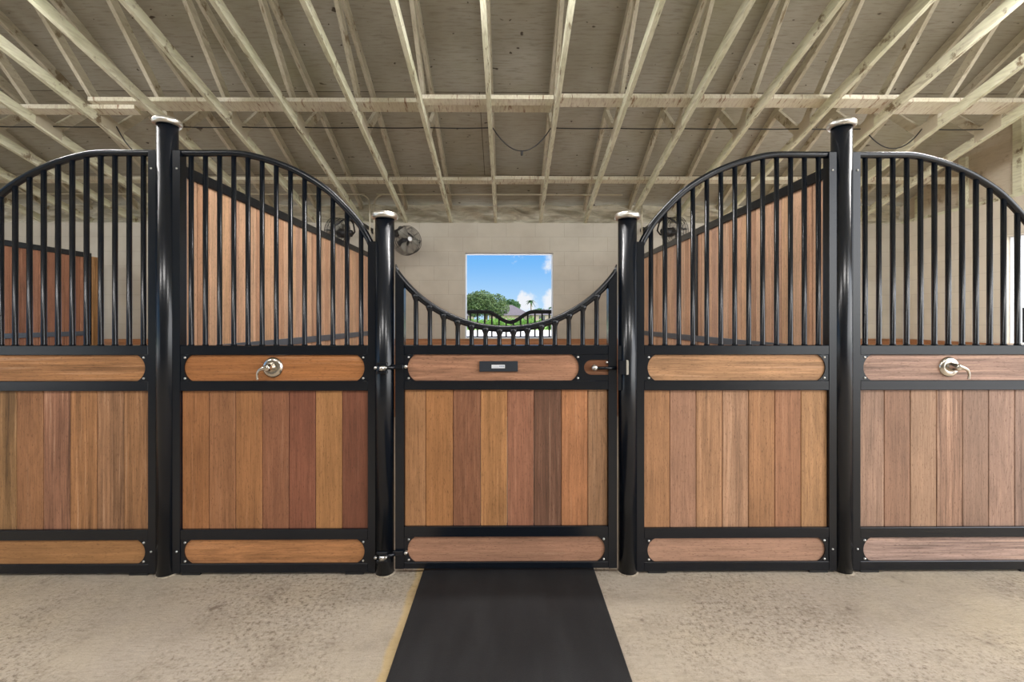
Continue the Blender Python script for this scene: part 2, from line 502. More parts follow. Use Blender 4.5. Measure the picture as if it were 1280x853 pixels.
def window_guard(loc, rot, half, label):
    """black yoke-shaped guard in a window opening; local x along the wall, y outwards"""
    t = thing('window_guard', loc, label, 'window guard'); BK = M['matte_black']
    t.rotation_euler = (0, 0, rot)
    top, low = 1.478, 1.112
    def rail(x):
        d = abs(x + .0)
        if d > .34: return top
        return top - .150 * (.5 + .5 * math.cos(PI * d / .34))
    n = 60
    MB().tube([(-half + 2 * half * i / n, 0, rail(-half + 2 * half * i / n)) for i in range(n + 1)], .027, 10).build('top_rail', BK, t)
    MB().box(-half, half, -.016, .016, low - .012, low + .012).build('bottom_rail', BK, t)
    k = int(half * 2 / .1045)
    for i in range(k):
        x = (i - (k - 1) / 2) * .1045
        MB().tube([(x, 0, low), (x, 0, rail(x))], .012, 8).build('bar', BK, t)
    for s in (-1, 1):
        MB().box(s * half - .018, s * half + .018, -.018, .018, low - .012, top + .02).build('stile', BK, t)
    return t
window_guard((.03, YW + .235, 0), 0, .74, 'black barred guard with a dipped top rail across the central back window')
window_guard((XR + .235, (RW0 + RW1) / 2, 0), PI / 2, .72, 'black barred guard outside the side window at the right picture edge')

# ------------------------------------------------------------------ roof trusses
def member(p, q, w, th=.038):
    """prism along p-q in the y-z plane, w deep, centred"""
    p, q = Vector((0, *p)), Vector((0, *q))
    d = (q - p).normalized(); nrm = Vector((0, -d.z, d.y)) * (w / 2)
    return [(v.y, v.z) for v in (p - nrm, q - nrm, q + nrm, p + nrm)]
def make_truss(x):
    t = thing('roof_truss', (x, YW, 0), 'x', 'roof truss', 'roof trusses under the plywood deck')
    def part(name, poly, mat, hw=.019):
        return MB((0, YW, 0)).prism(poly, 'x', -hw, hw).build(name, mat, t)
    v1, v2 = .0924, .0995
    part('bottom_chord', [(6.55, zb(6.39)), (6.39, zb(6.39)), (RIDGE, zb(RIDGE)), (RIDGE, zb(RIDGE) + v1), (6.39, zb(6.39) + v1), (6.55, zb(6.39) + v1 * .5)], M['chord'])
    part('top_chord', [(6.9, zt(6.9)), (RIDGE, zt(RIDGE)), (RIDGE, zt(RIDGE) + v2 - .002), (6.9, zt(6.9) + v2 - .002)], M['web'])
    part('web', member((4.60, zb(4.60) + .07), (3.52, zt(3.52) + .03), .085), M['web'], .018)
    part('web', member((4.62, zb(4.62) + .05), (5.03, zt(5.03) + .03), .085), M['web'], .018)
    part('web', member((3.50, zt(3.5) + .03), (2.5, zb(2.5) + .06), .085), M['web'], .018)
    part('web', member((RIDGE + .045, zb(RIDGE) + .05), (RIDGE + .045, zt(RIDGE) + .03), .085), M['web'], .018)
    part('heel_block', [(6.50, zb(6.39) + .08), (6.56, zb(6.39) + .06), (6.56, zt(6.56) + .02), (6.50, zt(6.50) + .02)], M['web'], .018)
    for s in (-1, 1):
        y = 4.58
        MB((0, YW, 0)).prism([(y - .13, zb(y - .13) + .02), (y + .13, zb(y + .13) + .02), (y + .13, zb(y + .13) + .15), (y - .13, zb(y - .13) + .15)], 'x', s * .0192, s * .0205).build('gusset_plate', M['conduit'], t)
    return t
KS = list(range(-11, 9))
proto = make_truss(-.17)
trusses = {}
for k in KS:
    o = proto if k == 0 else copy_tree(proto)
    o.location = (-.17 + .632 * k, YW, 0)
    trusses[k] = o
def ordinal(n): return ['', 'nearest', 'second', 'third', 'fourth', 'fifth', 'sixth', 'seventh', 'eighth', 'ninth', 'tenth', 'eleventh'][n]
for k, o in trusses.items():
    if k == 0: o['label'] = 'cream roof truss left of the drooping black cable loop'
    elif k == 1: o['label'] = 'cream roof truss right of the drooping black cable loop'
    elif k < 0: o['label'] = '%s cream roof truss to the left of the two trusses holding the cable loop' % ('next' if k == -1 else ordinal(-k))
    else: o['label'] = '%s cream roof truss to the right of the two trusses holding the cable loop' % ('next' if k == 2 else ordinal(k - 1))

def brace(x0, x1, y, w, lift, label):
    """flat board lying across the bottom chords"""
    t = MB(((x0 + x1) / 2, y, zb(y)))
    a = math.atan(.278); c, s = math.cos(a), -math.sin(a)
    h = w / 2; z0 = zb(y) + .0935 + lift
    th = .038
    poly = [(y - h * c, z0 - h * s), (y + h * c, z0 + h * s), (y + h * c, z0 + h * s + th), (y - h * c, z0 - h * s + th)]
    t.prism(poly, 'x', x0, x1)
    o = t.build('cross_brace', M['brace'])
    return tag(o, label, 'brace', 'braces across the trusses')
brace(-7.6, -3.55, 4.40, .088, 0, 'short cream brace across the trusses at the far left')
brace(-3.95, .42, 4.38, .135, .040, 'long cream brace across the trusses left of the cable loop')
brace(-.80, .43, 4.26, .085, 0, 'lower stub of cream brace lapped under the brace above the cable loop')
brace(.44, 3.70, 4.26, .120, 0, 'cream brace across the trusses above the right tall post')
brace(3.42, 5.55, 4.37, .170, .040, 'wide cream brace across the trusses in the upper right corner')
brace(-6.6, .50, 5.63, .088, .040, 'rear cream brace low over the back wall, left part')
brace(-.17, .355, 5.52, .060, 0, 'small cream brace stub low over the middle of the back wall')
brace(.36, 5.55, 5.54, .088, 0, 'rear cream brace low over the back wall, right part')

# insulation facing stuffed over the wall top
ins = MB()
nx, nz = 520, 9
vs, fs = [], []
for j in range(nz + 1):
    for i in range(nx + 1):
        x = XL + (XR - XL) * i / nx; t = j / nz
        z = WT + .004 + t * (.262 + .010 * math.sin(x * 5.1) + .008 * math.sin(x * 13 + 1))
        y = 6.45 + .03 * math.sin(x * 9 + 6 * t + 2 * math.sin(x * 3.1)) * math.sin(PI * t) + .022 * math.sin(x * 23 + 14 * t) * math.sin(PI * t) + .015 * math.sin(8 * t + x * 2.2) * (1 - t)
        vs.append((x, y, z))
for j in range(nz):
    for i in range(nx):
        a = j * (nx + 1) + i
        fs.append((a, a + 1, a + nx + 2, a + nx + 1))
ins.add(vs, fs, True)
tag(ins.build('insulation_facing', M['insul']), 'crumpled pale insulation facing stuffed between the trusses on top of the back wall', 'insulation', kind='stuff')

# cable strung along the bottom chords, with a lamp socket hanging from its slack loop
YC = 4.62
def sag(xa, xb, d, n=14):
    return [(xa + (xb - xa) * i / n, YC, 3.318 - 4 * d * (i / n) * (1 - i / n)) for i in range(1, n)]
XK = lambda k: -.17 + .632 * k
pts = []
for k in range(-11, 9):
    x = XK(k); pts.append((x - .02, YC, 3.318)); pts.append((x + .02, YC, 3.318))
    d = {0: .235, -6: .30, 6: .20}.get(k, .006)
    if k < 8: pts += sag(x + .02, XK(k + 1) - .02, d)
ca = thing('strung_cable', (XK(0), YC, 3.318), 'thin black cable strung along the roof trusses with a drooping loop and socket', 'cable')
MB((XK(0), YC, 3.318)).tube(pts, .006, 6).build('cord', M['cable'], ca)
xm = (XK(0) + XK(1)) / 2
MB((XK(0), YC, 3.318)).lathe([(0, 0), (.012, 0), (.013, -.02), (.011, -.045), (.007, -.05), (0, -.05)], (xm, YC, 3.318 - .235 + .003), n=12).build('socket', M['cable'], ca)

# conduits
def conduit(pts, label):
    p = catmull(pts, 4) if len(pts) > 4 else pts
    o = MB(pts[0]).tube(p, .0105, 10).build('conduit_pipe', M['conduit'])
    return tag(o, label, 'conduit')
YP, ZP = 6.15, 3.055
conduit([(-7.4, YP, ZP), (-3, YP, ZP), (-2.02, YP, ZP), (-1.96, YP, ZP - .005), (-1.89, YP, ZP - .05), (-1.862, YP, ZP - .12), (-1.858, YP, ZP - .18), (-1.858, YP, 2.42)], 'thin grey conduit bending down from the left of the left short post')
conduit([(-1.800, YP, 2.42), (-1.800, YP, ZP - .18), (-1.797, YP, ZP - .12), (-1.77, YP, ZP - .05), (-1.70, YP, ZP - .005), (-1.64, YP, ZP), (0, YP, ZP), (1.40, YP, ZP), (1.55, YP, ZP)], 'thin grey conduit running along the roof edge above the central back window')
conduit([(1.818, YP, 2.44), (1.818, YP, 2.99)], 'short upright grey conduit above the right short post')

# ------------------------------------------------------------------ stall fronts
def woodtone(t, k=.97, d=.08):
    c = srgb(*t, k); m = sum(c) / 3
    return tuple(x + (m - x) * d for x in c)
# tones: from the big post outwards, per plank; seen left to right they are ordered below
def planks(mb, x0, x1, z0, z1, y0, y1, tones, widths=None):
    n = len(tones)
    if widths is None: widths = [1] * n
    tot = sum(widths); x = x0; g = .0012; c = .0025
    for w, t in zip(widths, tones):
        xe = x + (x1 - x0) * w / tot
        a, b = x + g, xe - g
        mb.prism([(a, y0 + c), (a + c, y0), (b - c, y0), (b, y0 + c), (b, y1), (a, y1)], 'z', z0, z1, tone=(*woodtone(t), random.random()))
        x = xe

ARCH = [(.050, 2.281), (.200, 2.281), (.372, 2.280), (.480, 2.262), (.608, 2.223), (.735, 2.166), (.862, 2.084), (.957, 1.994), (1.035, 1.905), (1.085, 1.825), (1.108, 1.775)]
R_TOP = .0185
arch_pts = catmull([(a, 0, b) for a, b in ARCH], 6)
def arch_z(v):
    for p, q in zip(arch_pts, arch_pts[1:]):
        if p.x <= v <= q.x: return p.z + (q.z - p.z) * (v - p.x) / (q.x - p.x)
    return arch_pts[-1].z
RAILS = [(1.186, 1.238), (.993, 1.047), (.190, .246), (.012, .062)]

def corner_plate(mb, xe, sg, zc, hh):
    """plate at the end of a board with a concave cut; xe = opening edge, sg = direction into the opening"""
    apex, sagd = .019, .040
    R = (hh * hh + sagd * sagd) / (2 * sagd)
    poly = [(xe, zc - hh), (xe, zc + hh)]
    n = 18
    for i in range(n + 1):
        z = hh - 2 * hh * i / n
        d = apex + R - math.sqrt(max(R * R - z * z, 0))
        poly.append((xe + sg * d, zc + z))
    mb.prism(poly, 'y', Y0 + .004, Y0 + .012)
def bolt(x, y, z, parent, o, r=.0062, name='bolt'):
    MB(o).lathe([(0, -.006), (r * .6, -.0055), (r, -.003), (r, .003)], (x, y, z), (0, 1, 0), 12).build(name, M['bolt'], parent)

def stall_front(cx, sg, label, tones, b_up, b_low, handle=0):
    """cx = centre of the tall post; sg = direction from it towards the short post"""
    O = (cx, YF, 0)
    t = tag(thing('stall_partition', O, label, 'stall front', 'arched stall fronts'), kind='thing')
    X = lambda v: cx + sg * v
    va, vb = .085, 1.093
    mb = lambda: MB(O)
    def stile(X, ve, d, z0, z1):
        c = 0 if d > 0 else 1.178
        poly = [(X(ve), Y0), (X(ve), Y1)]
        for i in range(9):
            y = Y1 + (Y0 - Y1) * i / 8
            poly.append((X(c + d * (.0012 + math.sqrt(.0505 ** 2 - (y - YF) ** 2))), y))
        mb().prism(poly, 'z', z0, z1).build('stile', M['black'], t)
    stile(X, va, 1, .012, 2.288)
    stile(X, vb, -1, .012, 1.80)
    for z0, z1 in RAILS: mb().box(X(va), X(vb), Y0, Y1, z0, z1, .003).build('rail', M['black'], t)
    mb().tube([(X(p.x), YF, p.z) for p in arch_pts], R_TOP, 16).build('top_rail', M['black'], t)
    for k in range(13):
        v = .589 + (k - 6) * .0767
        b = mb().tube([(X(v), YF, 1.236), (X(v), YF, 1.246), (X(v), YF, arch_z(v))], [.0165, .0127, .0127], 14)
        b.build('bar', M['black'], t)
    x0, x1 = sorted((X(va), X(vb)))
    p = mb(); planks(p, x0, x1, .246, .993, Y0 + .017, Y0 + .045, tones); p.build('plank_panel', M['wood_v'], t)
    for (z0, z1), tone, nm in (((1.047, 1.186), b_up, 'upper_board'), ((.062, .190), b_low, 'lower_board')):
        mb().box(x0, x1, Y0 + .012, Y0 + .040, z0, z1, 0, (*woodtone(tone), random.random())).build(nm, M['wood_h'], t)
        zc, hh = (z0 + z1) / 2, (z1 - z0) / 2
        for xe, d in ((x0, 1), (x1, -1)):
            c = mb(); corner_plate(c, xe, d, zc, hh)
            c = c.build('corner_plate', M['black'], t)
            for s in (-1, 1): bolt(xe + d * .0255, Y0 + .004, zc + s * (hh - .0135), c, O)
    for z in (2.19, .13): bolt(X(.068), Y0, z, t, O, .0055)
    for v in (.14, 1.02): mb().box(X(v) - .05, X(v) + .05, Y0 + .004, Y1 - .004, 0, .012).build('foot_pad', M['cable'], t)
    if handle:
        hx, hz = X(.578), 1.119
        h = thing('turn_handle', (0, 0, 0), None, None); h.parent = t
        h['label'] = 'brushed nickel turn handle with round plate'
        yb = Y0 + .012
        MB(O).lathe([(0, -.013), (.022, -.014), (.034, -.018), (.046, -.014), (.054, -.007), (.0565, 0), (.056, .004)], (hx, yb, hz), (0, 1, 0), 40).build('escutcheon', M['nickel'], h)
        q = handle
        MB(O).lathe([(0, -.062), (.014, -.061), (.0175, -.056), (.020, -.030), (.026, -.014)], (hx + q * .006, yb, hz + .002), (0, 1, 0), 24).build('hub', M['nickel'], h)
        lv = [(hx + q * .004, yb - .050, hz + .008), (hx + q * .022, yb - .057, hz + .001), (hx + q * .040, yb - .060, hz - .008), (hx + q * .051, yb - .060, hz - .024), (hx + q * .054, yb - .058, hz - .044), (hx + q * .053, yb - .056, hz - .060)]
        cp = catmull(lv, 5)
        MB(O).tube(cp, [.014 - .008 * min(1, i / (len(cp) * .55)) for i in range(len(cp))], 12).build('lever', M['nickel'], h)
    return t

XP, XG = 1.84, .662
stall_front(-XP, -1, 'arched stall front at the left picture edge, without a handle',
    [(156, 110, 70), (150, 108, 74), (164, 114, 70), (154, 106, 78), (156, 107, 68), (146, 108, 66), (150, 108, 68)][::-1], (172, 120, 72), (166, 118, 70))
stall_front(-XP, 1, 'arched stall front left of the gate, nickel turn handle on its upper board',
    [(162, 107, 62), (154, 104, 66), (160, 108, 64), (148, 96, 66), (138, 84, 60), (172, 120, 70), (126, 76, 54)], (168, 108, 56), (178, 122, 74), handle=-1)
stall_front(XP, -1, 'arched stall front right of the gate with pale streaky planks and no handle',
    [(178, 132, 88), (164, 114, 80), (176, 126, 84), (172, 130, 98), (176, 130, 92), (168, 124, 96), (170, 122, 82)][::-1], (182, 136, 94), (178, 136, 110))  # plank tones partly lifted to mimic the lighter right side
stall_front(XP, 1, 'arched stall front at the right picture edge, pale pinkish planks and nickel turn handle',
    [(162, 128, 106), (152, 114, 90), (166, 130, 102), (158, 120, 96), (148, 116, 96), (162, 128, 108), (158, 126, 108)], (164, 130, 112), (174, 144, 130), handle=1)  # paler, pinker plank tones partly carry the light from the right

def post(x, h, label):
    O = (x, YF, 0)
    t = thing('stall_post', O, label, 'post', 'round black stall posts')
    MB(O).tube([(x, YF, 0), (x, YF, h)], .0505, 40).build('tube', M['black'], t)
    MB(O).lathe([(.052, -.004), (.062, -.004), (.068, .002), (.0705, .012), (.068, .022), (.060, .030), (.045, .034), (0, .036)], (x, YF, h), n=40).build('cap', M['cap'], t)
    MB(O).lathe([(.0507, .006), (.054, .004), (.058, 0.0005)], (x, YF, 0), n=32).build('grout_collar', M['concrete'], t)
    return t
post(-XP, 2.433, 'tall black round post with silver cap, left of the gate')
post(XP, 2.433, 'tall black round post with silver cap, right of the gate')
post(-XG, 1.928, 'short black round post with silver cap carrying the gate hinges')
post(XG, 1.928, 'short black round post with silver cap on the latch side of the gate')

# ------------------------------------------------------------------ the gate
O = (0, YF, 0)
g = thing('stall_gate', O, 'low black framed gate with scooped barred top in the middle', 'gate')
mb = lambda: MB(O)
GX = .553
RG, ZG = .735, 1.345 + .735 - .0185 + .0
def scoop(x): return ZG - math.sqrt(RG * RG - x * x)
for s in (-1, 1): mb().prism([(s * GX, .031), (s * .600, .031), (s * .600, scoop(.600)), (s * .576, scoop(.576)), (s * GX, scoop(GX))], 'y', Y0, Y1).build('stile', M['black'], g)
for z0, z1 in ((1.188, 1.238), (.997, 1.047), (.202, .258), (.031, .066)):
    mb().box(-GX, GX, Y0, Y1, z0, z1, .003).build('rail', M['black'], g)
n = 48
gt = mb().tube([(-.622 + 1.244 * i / n, YF, scoop(-.622 + 1.244 * i / n)) for i in range(n + 1)], .0185, 16)
for q in gt.v: q.x = max(-.6005, min(.6005, q.x))       # ends cut plumb with the stiles
gt.build('top_rail', M['black'], g)
for k in range(14):
    x = (k - 6.5) * .0758
    z = scoop(x)
    mb().tube([(x, YF, 1.236), (x, YF, 1.244), (x, YF, z - .036), (x, YF, z - .020), (x, YF, z)], [.0165, .0127, .0127, .019, .026], 14).build('bar', M['black'], g)
p = mb(); planks(p, -GX, GX, .258, .997, Y0 + .017, Y0 + .045,
    [(172, 122, 78), (168, 114, 66), (140, 92, 64), (178, 124, 74), (160, 106, 78), (118, 82, 62), (180, 120, 76), (152, 112, 78)], [26, 34, 34, 33, 33, 34, 33, 25])
p.build('plank_panel', M['wood_v'], g)
mb().box(-GX, GX, Y0 + .012, Y0 + .040, 1.047, 1.188, 0, (*woodtone((170, 122, 92)), .31)).build('upper_board', M['wood_h'], g)
mb().box(-GX, GX, Y0 + .012, Y0 + .040, .066, .202, 0, (*woodtone((170, 124, 96)), .77)).build('lower_board', M['wood_h'], g)
def gate_plate(xe, d, zc, hh):
    c = mb(); corner_plate(c, xe, d, zc, hh); c = c.build('corner_plate', M['black'], g)
    for s in (-1, 1): bolt(xe + d * .0255, Y0 + .004, zc + s * (hh - .0135), c, O)
gate_plate(-GX, 1, 1.1175, .0705); gate_plate(-GX, 1, .134, .068); gate_plate(GX, -1, .134, .068)
# latch plate: concave towards the board, with a slot that opens at the stile
zc, hh = 1.1175, .0705
R = (hh * hh + .0016) / .08
poly = []
for i in range(19):
    z = -hh + 2 * hh * i / 18
    poly.append((.393 - (R - math.sqrt(R * R - z * z)), zc + z))
poly += [(GX, zc + hh), (GX, zc + .042)]
sl = .039
for i in range(13):
    a = PI / 2 + PI * i / 12
    poly.append((.463 + .042 * math.cos(a), zc + .001 + (sl + .002) * math.sin(a)))
poly += [(GX, zc - .040), (GX, zc - hh)]
lp = mb().prism(poly, 'y', Y0 + .004, Y0 + .012).build('latch_plate', M['black'], g)
for s in (-1, 1): bolt(.388, Y0 + .004, zc + s * (hh - .0135), lp, O)
mb().box(.462 - .045, GX, Y0 + .0105, Y0 + .0125, zc - .045, zc + .045, 0, (*srgb(118, 76, 50), .6)).build('slot_backing', M['wood_h'], g)
lt = thing('latch', (0, 0, 0), None, None); lt.parent = g; lt['label'] = 'sliding latch with silver knob'
mb().tube([(.485, Y0 - .004, zc - .002), (.598, Y0 - .004, zc - .002)], .0085, 12).build('latch_rod', M['black'], lt)
mb().lathe([(0, -.020), (.012, -.019), (.0165, -.010), (.0165, .002), (.012, .010), (.006, .012)], (.477, Y0 - .008, zc - .001), (.35, .9, -.25), 20).build('knob', M['bolt'], lt)
mb().lathe([(0, -.005), (.006, -.005), (.007, .006)], (.546, Y0 + .006, zc + .028), (0, 1, 0), 10).build('pin', M['bolt'], lt)
lc = mb().box(.6015, .622, Y0 - .014, Y0 - .004, .995, 1.238, .002).build('latch_cover', M['black'], g)
kp = mb()
kp.prism([(.641, 1.083), (.650, 1.083), (.653, 1.088), (.653, 1.156), (.650, 1.161), (.641, 1.161)], 'y', Y0 - .036, Y0 - .0275)
ka = mb().box(.6035, .618, Y0 - .034, Y0 - .014, 1.085, 1.159)
ka.box(.618, .641, Y0 - .034, Y0 - .0285, 1.085, 1.159)
ka.build('keeper_arm', M['black'], lc)
kp.build('keeper', M['cap'], lc)
# name plate with a small label
npl = mb().box(-.146, .062, Y0 - .001, Y0 + .012, 1.096, 1.152, .002).build('name_plate', M['plate'], g)
ls = mb().box(-.080, -.008, Y0 - .0022, Y0 - .0008, 1.1145, 1.1335).build('label_strip', M['white'], npl)
pr = mb()
pr.box(-.078, -.040, Y0 - .0027, Y0 - .0021, 1.1205, 1.1225)
for i, x in enumerate((-.037, -.030, -.023, -.016)): pr.box(x, x + .0045, Y0 - .0027, Y0 - .0021, 1.1205, 1.1285)
pr.build('faded_print', M['grey_print'], npl)
# hinges clamped on the left post
for hz in (1.121, .118):
    h = thing('hinge', (0, 0, 0), None, None); h.parent = g; h['label'] = 'bolted clamp hinge'
    b = mb()
    for dx in (-.036, .030):
        b.lathe([(0, -.018), (.006, -.018), (.008, -.015), (.008, .0)], (-XG + dx * .8, Y0 - .040, hz + .002), (0, 1, 0), 10)
    mb().tube([(-XG + .004, Y0 - .044, hz - .012), (-XG + .004, Y0 - .044, hz + .011)], .0165, 14).build('hinge_barrel', M['bolt'], h)
    b.build('clamp_bolt', M['bolt'], h)
    mb().box(-XG - .026, -XG + .032, Y0 - .050, Y0 - .030, hz + .012, hz + .030, .004).build('clamp_lug', M['black'], h)
    mb().box(-XG - .026, -XG + .032, Y0 - .050, Y0 - .030, hz - .031, hz - .013, .004).build('clamp_lug', M['black'], h)
    mb().tube([(-XG + .02, Y0 - .040, hz), (-XG + .04, Y0 - .022, hz), (-.600, Y0 - .014, hz)], .010, 10).build('arm', M['black'], h)
    mb().box(-.612, -.553, Y0 - .016, Y0 + .002, hz - .010, hz + .016, .003).build('strap', M['black'], h)
    mb().lathe([(0, -.016), (.007, -.016), (.0095, -.012), (.0095, .01)], (-.541, Y0 + .002, hz + .003), (0, 1, 0), 12).build('hinge_bolt', M['bolt'], h)

# ------------------------------------------------------------------ stall dividers
def divider(x, label, tones, ya=2.545, yb=6.335, seam=False, endpost=False):
    O = (x, (ya + yb) / 2, 0)
    t = thing('stall_divider', O, label, 'stall divider', 'timber stall dividers')
    tag(t, kind='thing')
    m_ = lambda: MB(O)
    m_().box(x - .032, x + .032, ya, yb, 2.180, 2.245, .004).build('top_rail', M['black'], t)
    m_().box(x - .030, x + .030, ya, yb, 1.160, 1.218, .003).build('middle_rail', M['steel_sheen'], t)
    m_().box(x - .030, x + .030, ya, yb, 0.0, .055, .003).build('bottom_rail', M['black'], t)
    m_().box(x - .030, x + .030, ya, ya + .05, .055, 2.180, .003).build('channel', M['steel_sheen'], t)
    m_().box(x - .030, x + .030, yb - .05, yb, .055, 2.180, .003).build('channel', M['black'], t)
    for z0, z1, nm in ((1.218, 2.180, 'upper_plank_panel'), (.055, 1.160, 'lower_plank_panel')):
        p = m_(); y = ya + .05; i = 0; c = .0022
        while y < yb - .051:
            ye = min(y + .1035, yb - .05)
            tn = tones[(i * 7 + i // 3) % len(tones)]; i += 1
            p.prism([(x - .018, y + .0025 + c), (x - .018 + c, y + .0025), (x + .018 - c, y + .0025), (x + .018, y + .0025 + c), (x + .018, ye - .0025 - c), (x + .018 - c, ye - .0025), (x - .018 + c, ye - .0025), (x - .018, ye - .0025 - c)],
                    'z', z0, z1, tone=(*srgb(*tn), random.random()))
            y = ye
        p.build(nm, M['wood_v'], t)
    if seam:
        m_().box(x - .026, x + .026, 4.335, 4.385, 1.218, 2.180, .002).build('joint_strip', M['black'], t)
        m_().box(x - .036, x - .030, 4.32, 4.40, 1.10, 1.16, .002).build('bracket', M['bolt'], t)
    if endpost:
        m_().box(x - .045, x + .045, yb, yb + .10, 0, 2.20, .006, (*srgb(150, 112, 70), .4)).build('end_post', M['wood_v'], t)
    return t
T1 = [(206, 166, 134), (196, 152, 120), (212, 172, 140), (188, 146, 116), (208, 166, 130), (198, 158, 132)]
T2 = [(208, 168, 138), (198, 156, 126), (214, 176, 146), (192, 152, 124), (208, 168, 134), (202, 162, 138)]
T3 = [(160, 112, 86), (150, 104, 80), (166, 118, 92), (146, 100, 76)]
divider(-1.84, 'timber divider running back from the left tall post', T1)
divider(1.84, 'timber divider running back from the right tall post', T2, seam=True)
divider(-5.53, 'reddish timber divider seen far behind the bars at the left picture edge', T3, 2.55, 6.06, endpost=True)

# ------------------------------------------------------------------ floor mat
tag(MB((.014, 1.75, 0)).box(-.4525, .4805, .80, 2.66, .0005, .013, .004).build('rubber_mat', M['rubber']), 'black rubber mat on the concrete in front of the gate', 'mat')

# ------------------------------------------------------------------ fans
def make_fan():
    t = thing('barn_fan', (0, 0, 0), 'x', 'fan', 'black barn fans'); O3 = (0, 0, 0)
    R = .185; D = .115                       # local: front looks along -y
    cg = MB()
    def ring(r, y, w=.0022): cg.tube([(r * math.cos(2 * PI * i / 36), y, r * math.sin(2 * PI * i / 36)) for i in range(36)], w, 5, closed=True)
    for i in range(1, 9):
        r = .035 + (R - .035) * i / 9
        dome = .028 * (1 - (r / R) ** 2)
        ring(r, -D / 2 - dome, .0019); ring(r, D / 2 + dome, .0019)
    for y in (-D / 2, -.02, .02, D / 2): ring(R, y, .0035)
    for k in range(10):
        a = 2 * PI * k / 10
        path = []
        for r in (.03, .07, .11, .15, R): path.append((r * math.cos(a), -D / 2 - .028 * (1 - (r / R) ** 2), r * math.sin(a)))
        for r in (R, .15, .11, .07, .03): path.append((r * math.cos(a), D / 2 + .028 * (1 - (r / R) ** 2), r * math.sin(a)))
        cg.tube(path, .0026, 5)
    cg.build('cage', M['fan_black'], t)
    MB().lathe([(0, -.094), (.020, -.093), (.030, -.088), (.032, -.080), (0, -.080)], (0, 0, 0), (0, 1, 0), 20).build('badge', M['white'], t)
    MB().lathe([(0, .15), (.045, .148), (.058, .13), (.058, .03), (.04, .01), (.03, -.01), (0, -.012)], (0, 0, 0), (0, 1, 0), 20).build('motor', M['fan_black'], t)
    for k in range(3):
        a0 = 2 * PI * k / 3
        vs, fs = [], []
        for i in range(9):
            r = .028 + .140 * i / 8
            wd = .18 + .46 * math.sin(PI * min(1, i / 8 * .8 + .1))
            for j, sgn in ((0, -1), (1, 1)):
                a = a0 + sgn * wd * .8
                for dy in (-.0012, .0012): vs.append((r * math.cos(a), sgn * .022 - .02 + dy, r * math.sin(a)))
        for i in range(8):
            b = i * 4
            fs += [(b, b + 2, b + 6, b + 4), (b + 1, b + 5, b + 7, b + 3), (b, b + 4, b + 5, b + 1), (b + 2, b + 3, b + 7, b + 6)]
        fs += [(0, 1, 3, 2), (32, 34, 35, 33)]
        MB().add(vs, fs, True).build('blade', M['fan_blade'], t)
    yk = MB()
    yk.tube([(R + .012, .0, 0), (R + .02, .06, .0), (R + .02, .10, .06), (R * .6, .13, .15), (.0, .135, .205)], .011, 8)
    yk.tube([(-R - .012, .0, 0), (-R - .02, .06, .0), (-R - .02, .10, .06), (-R * .6, .13, .15), (.0, .135, .205)], .011, 8)
    yk.build('yoke', M['fan_black'], t)
    MB().lathe([(0, 0), (.03, 0), (.034, .02), (.034, .05), (.02, .06), (0, .06)], (0, .15, .02), (0, 1, 0), 14).build('pivot_knob', M['fan_black'], t)
    return t
fan = make_fan()
def arm(o, world_from, world_to):
    """wall arm as a part of the fan, given in world space"""
    bpy.context.view_layer.update()
    inv = o.matrix_world.inverted()
    a, b = inv @ Vector(world_from), inv @ Vector(world_to)
    MB().tube([a, (a + b) / 2 + Vector((0, 0, .0)), b], [.034, .028, .022], 12).build('arm', M['fan_black'], o)
    MB().lathe([(0, -.012), (.045, -.012), (.045, 0.0), (.02, .012), (0, .012)], b, (b - a), 16).build('wall_plate', M['fan_black'], o)
import itertools
fans = [fan, copy_tree(fan), copy_tree(fan)]
spec = [((-1.325, 5.99, 2.405), math.radians(42), 'black caged fan in the middle stall beside the left short post', (-1.56, 6.34, 2.56)),
        ((-2.14, 5.75, 2.46), math.radians(-105), 'black caged fan glimpsed over the left divider behind the arched bars', (-1.86, 6.34, 2.60)),
        ((2.15, 5.85, 2.50), math.radians(110), 'black caged fan glimpsed over the right divider behind the arched bars', (1.90, 6.34, 2.62))]
for o, (loc, rz, lb, wp) in zip(fans, spec):
    o.location = loc; o.rotation_euler = (math.radians(-8), 0, rz); o['label'] = lb
    bpy.context.view_layer.update()
    tip = o.matrix_world @ Vector((0, .135, .205))
    arm(o, tip, (wp[0], YW - .012, wp[2]))

# ------------------------------------------------------------------ outdoors
def leaf_crown(mb, c, rad, n, size, lobes=14):
    cx, cy, cz = c
    L = []
    for i in range(lobes):
        a = random.uniform(0, 2 * PI); e = random.uniform(-.5, 1)
        L.append((cx + rad[0] * .62 * math.cos(a) * math.cos(e), cy + rad[1] * .62 * math.sin(a) * math.cos(e), cz + rad[2] * .62 * math.sin(e), random.uniform(.34, .52)))
    for i in range(n):
        lx, ly, lz, k = random.choice(L)
        d = Vector((random.gauss(0, 1), random.gauss(0, 1), random.gauss(0, 1))).normalized()
        rr = random.uniform(.75, 1.05)
        p = Vector((lx + d.x * rad[0] * k * rr, ly + d.y * rad[1] * k * rr, lz + d.z * rad[2] * k * rr))
        u = Vector((random.gauss(0, 1), random.gauss(0, 1), random.gauss(0, 1))).normalized()
        w = u.orthogonal().normalized(); s = size * random.uniform(.6, 1.3)
        mb.add([p - u * s, p + w * s * .6, p + u * s, p - w * s * .6], [(0, 1, 2, 3)])
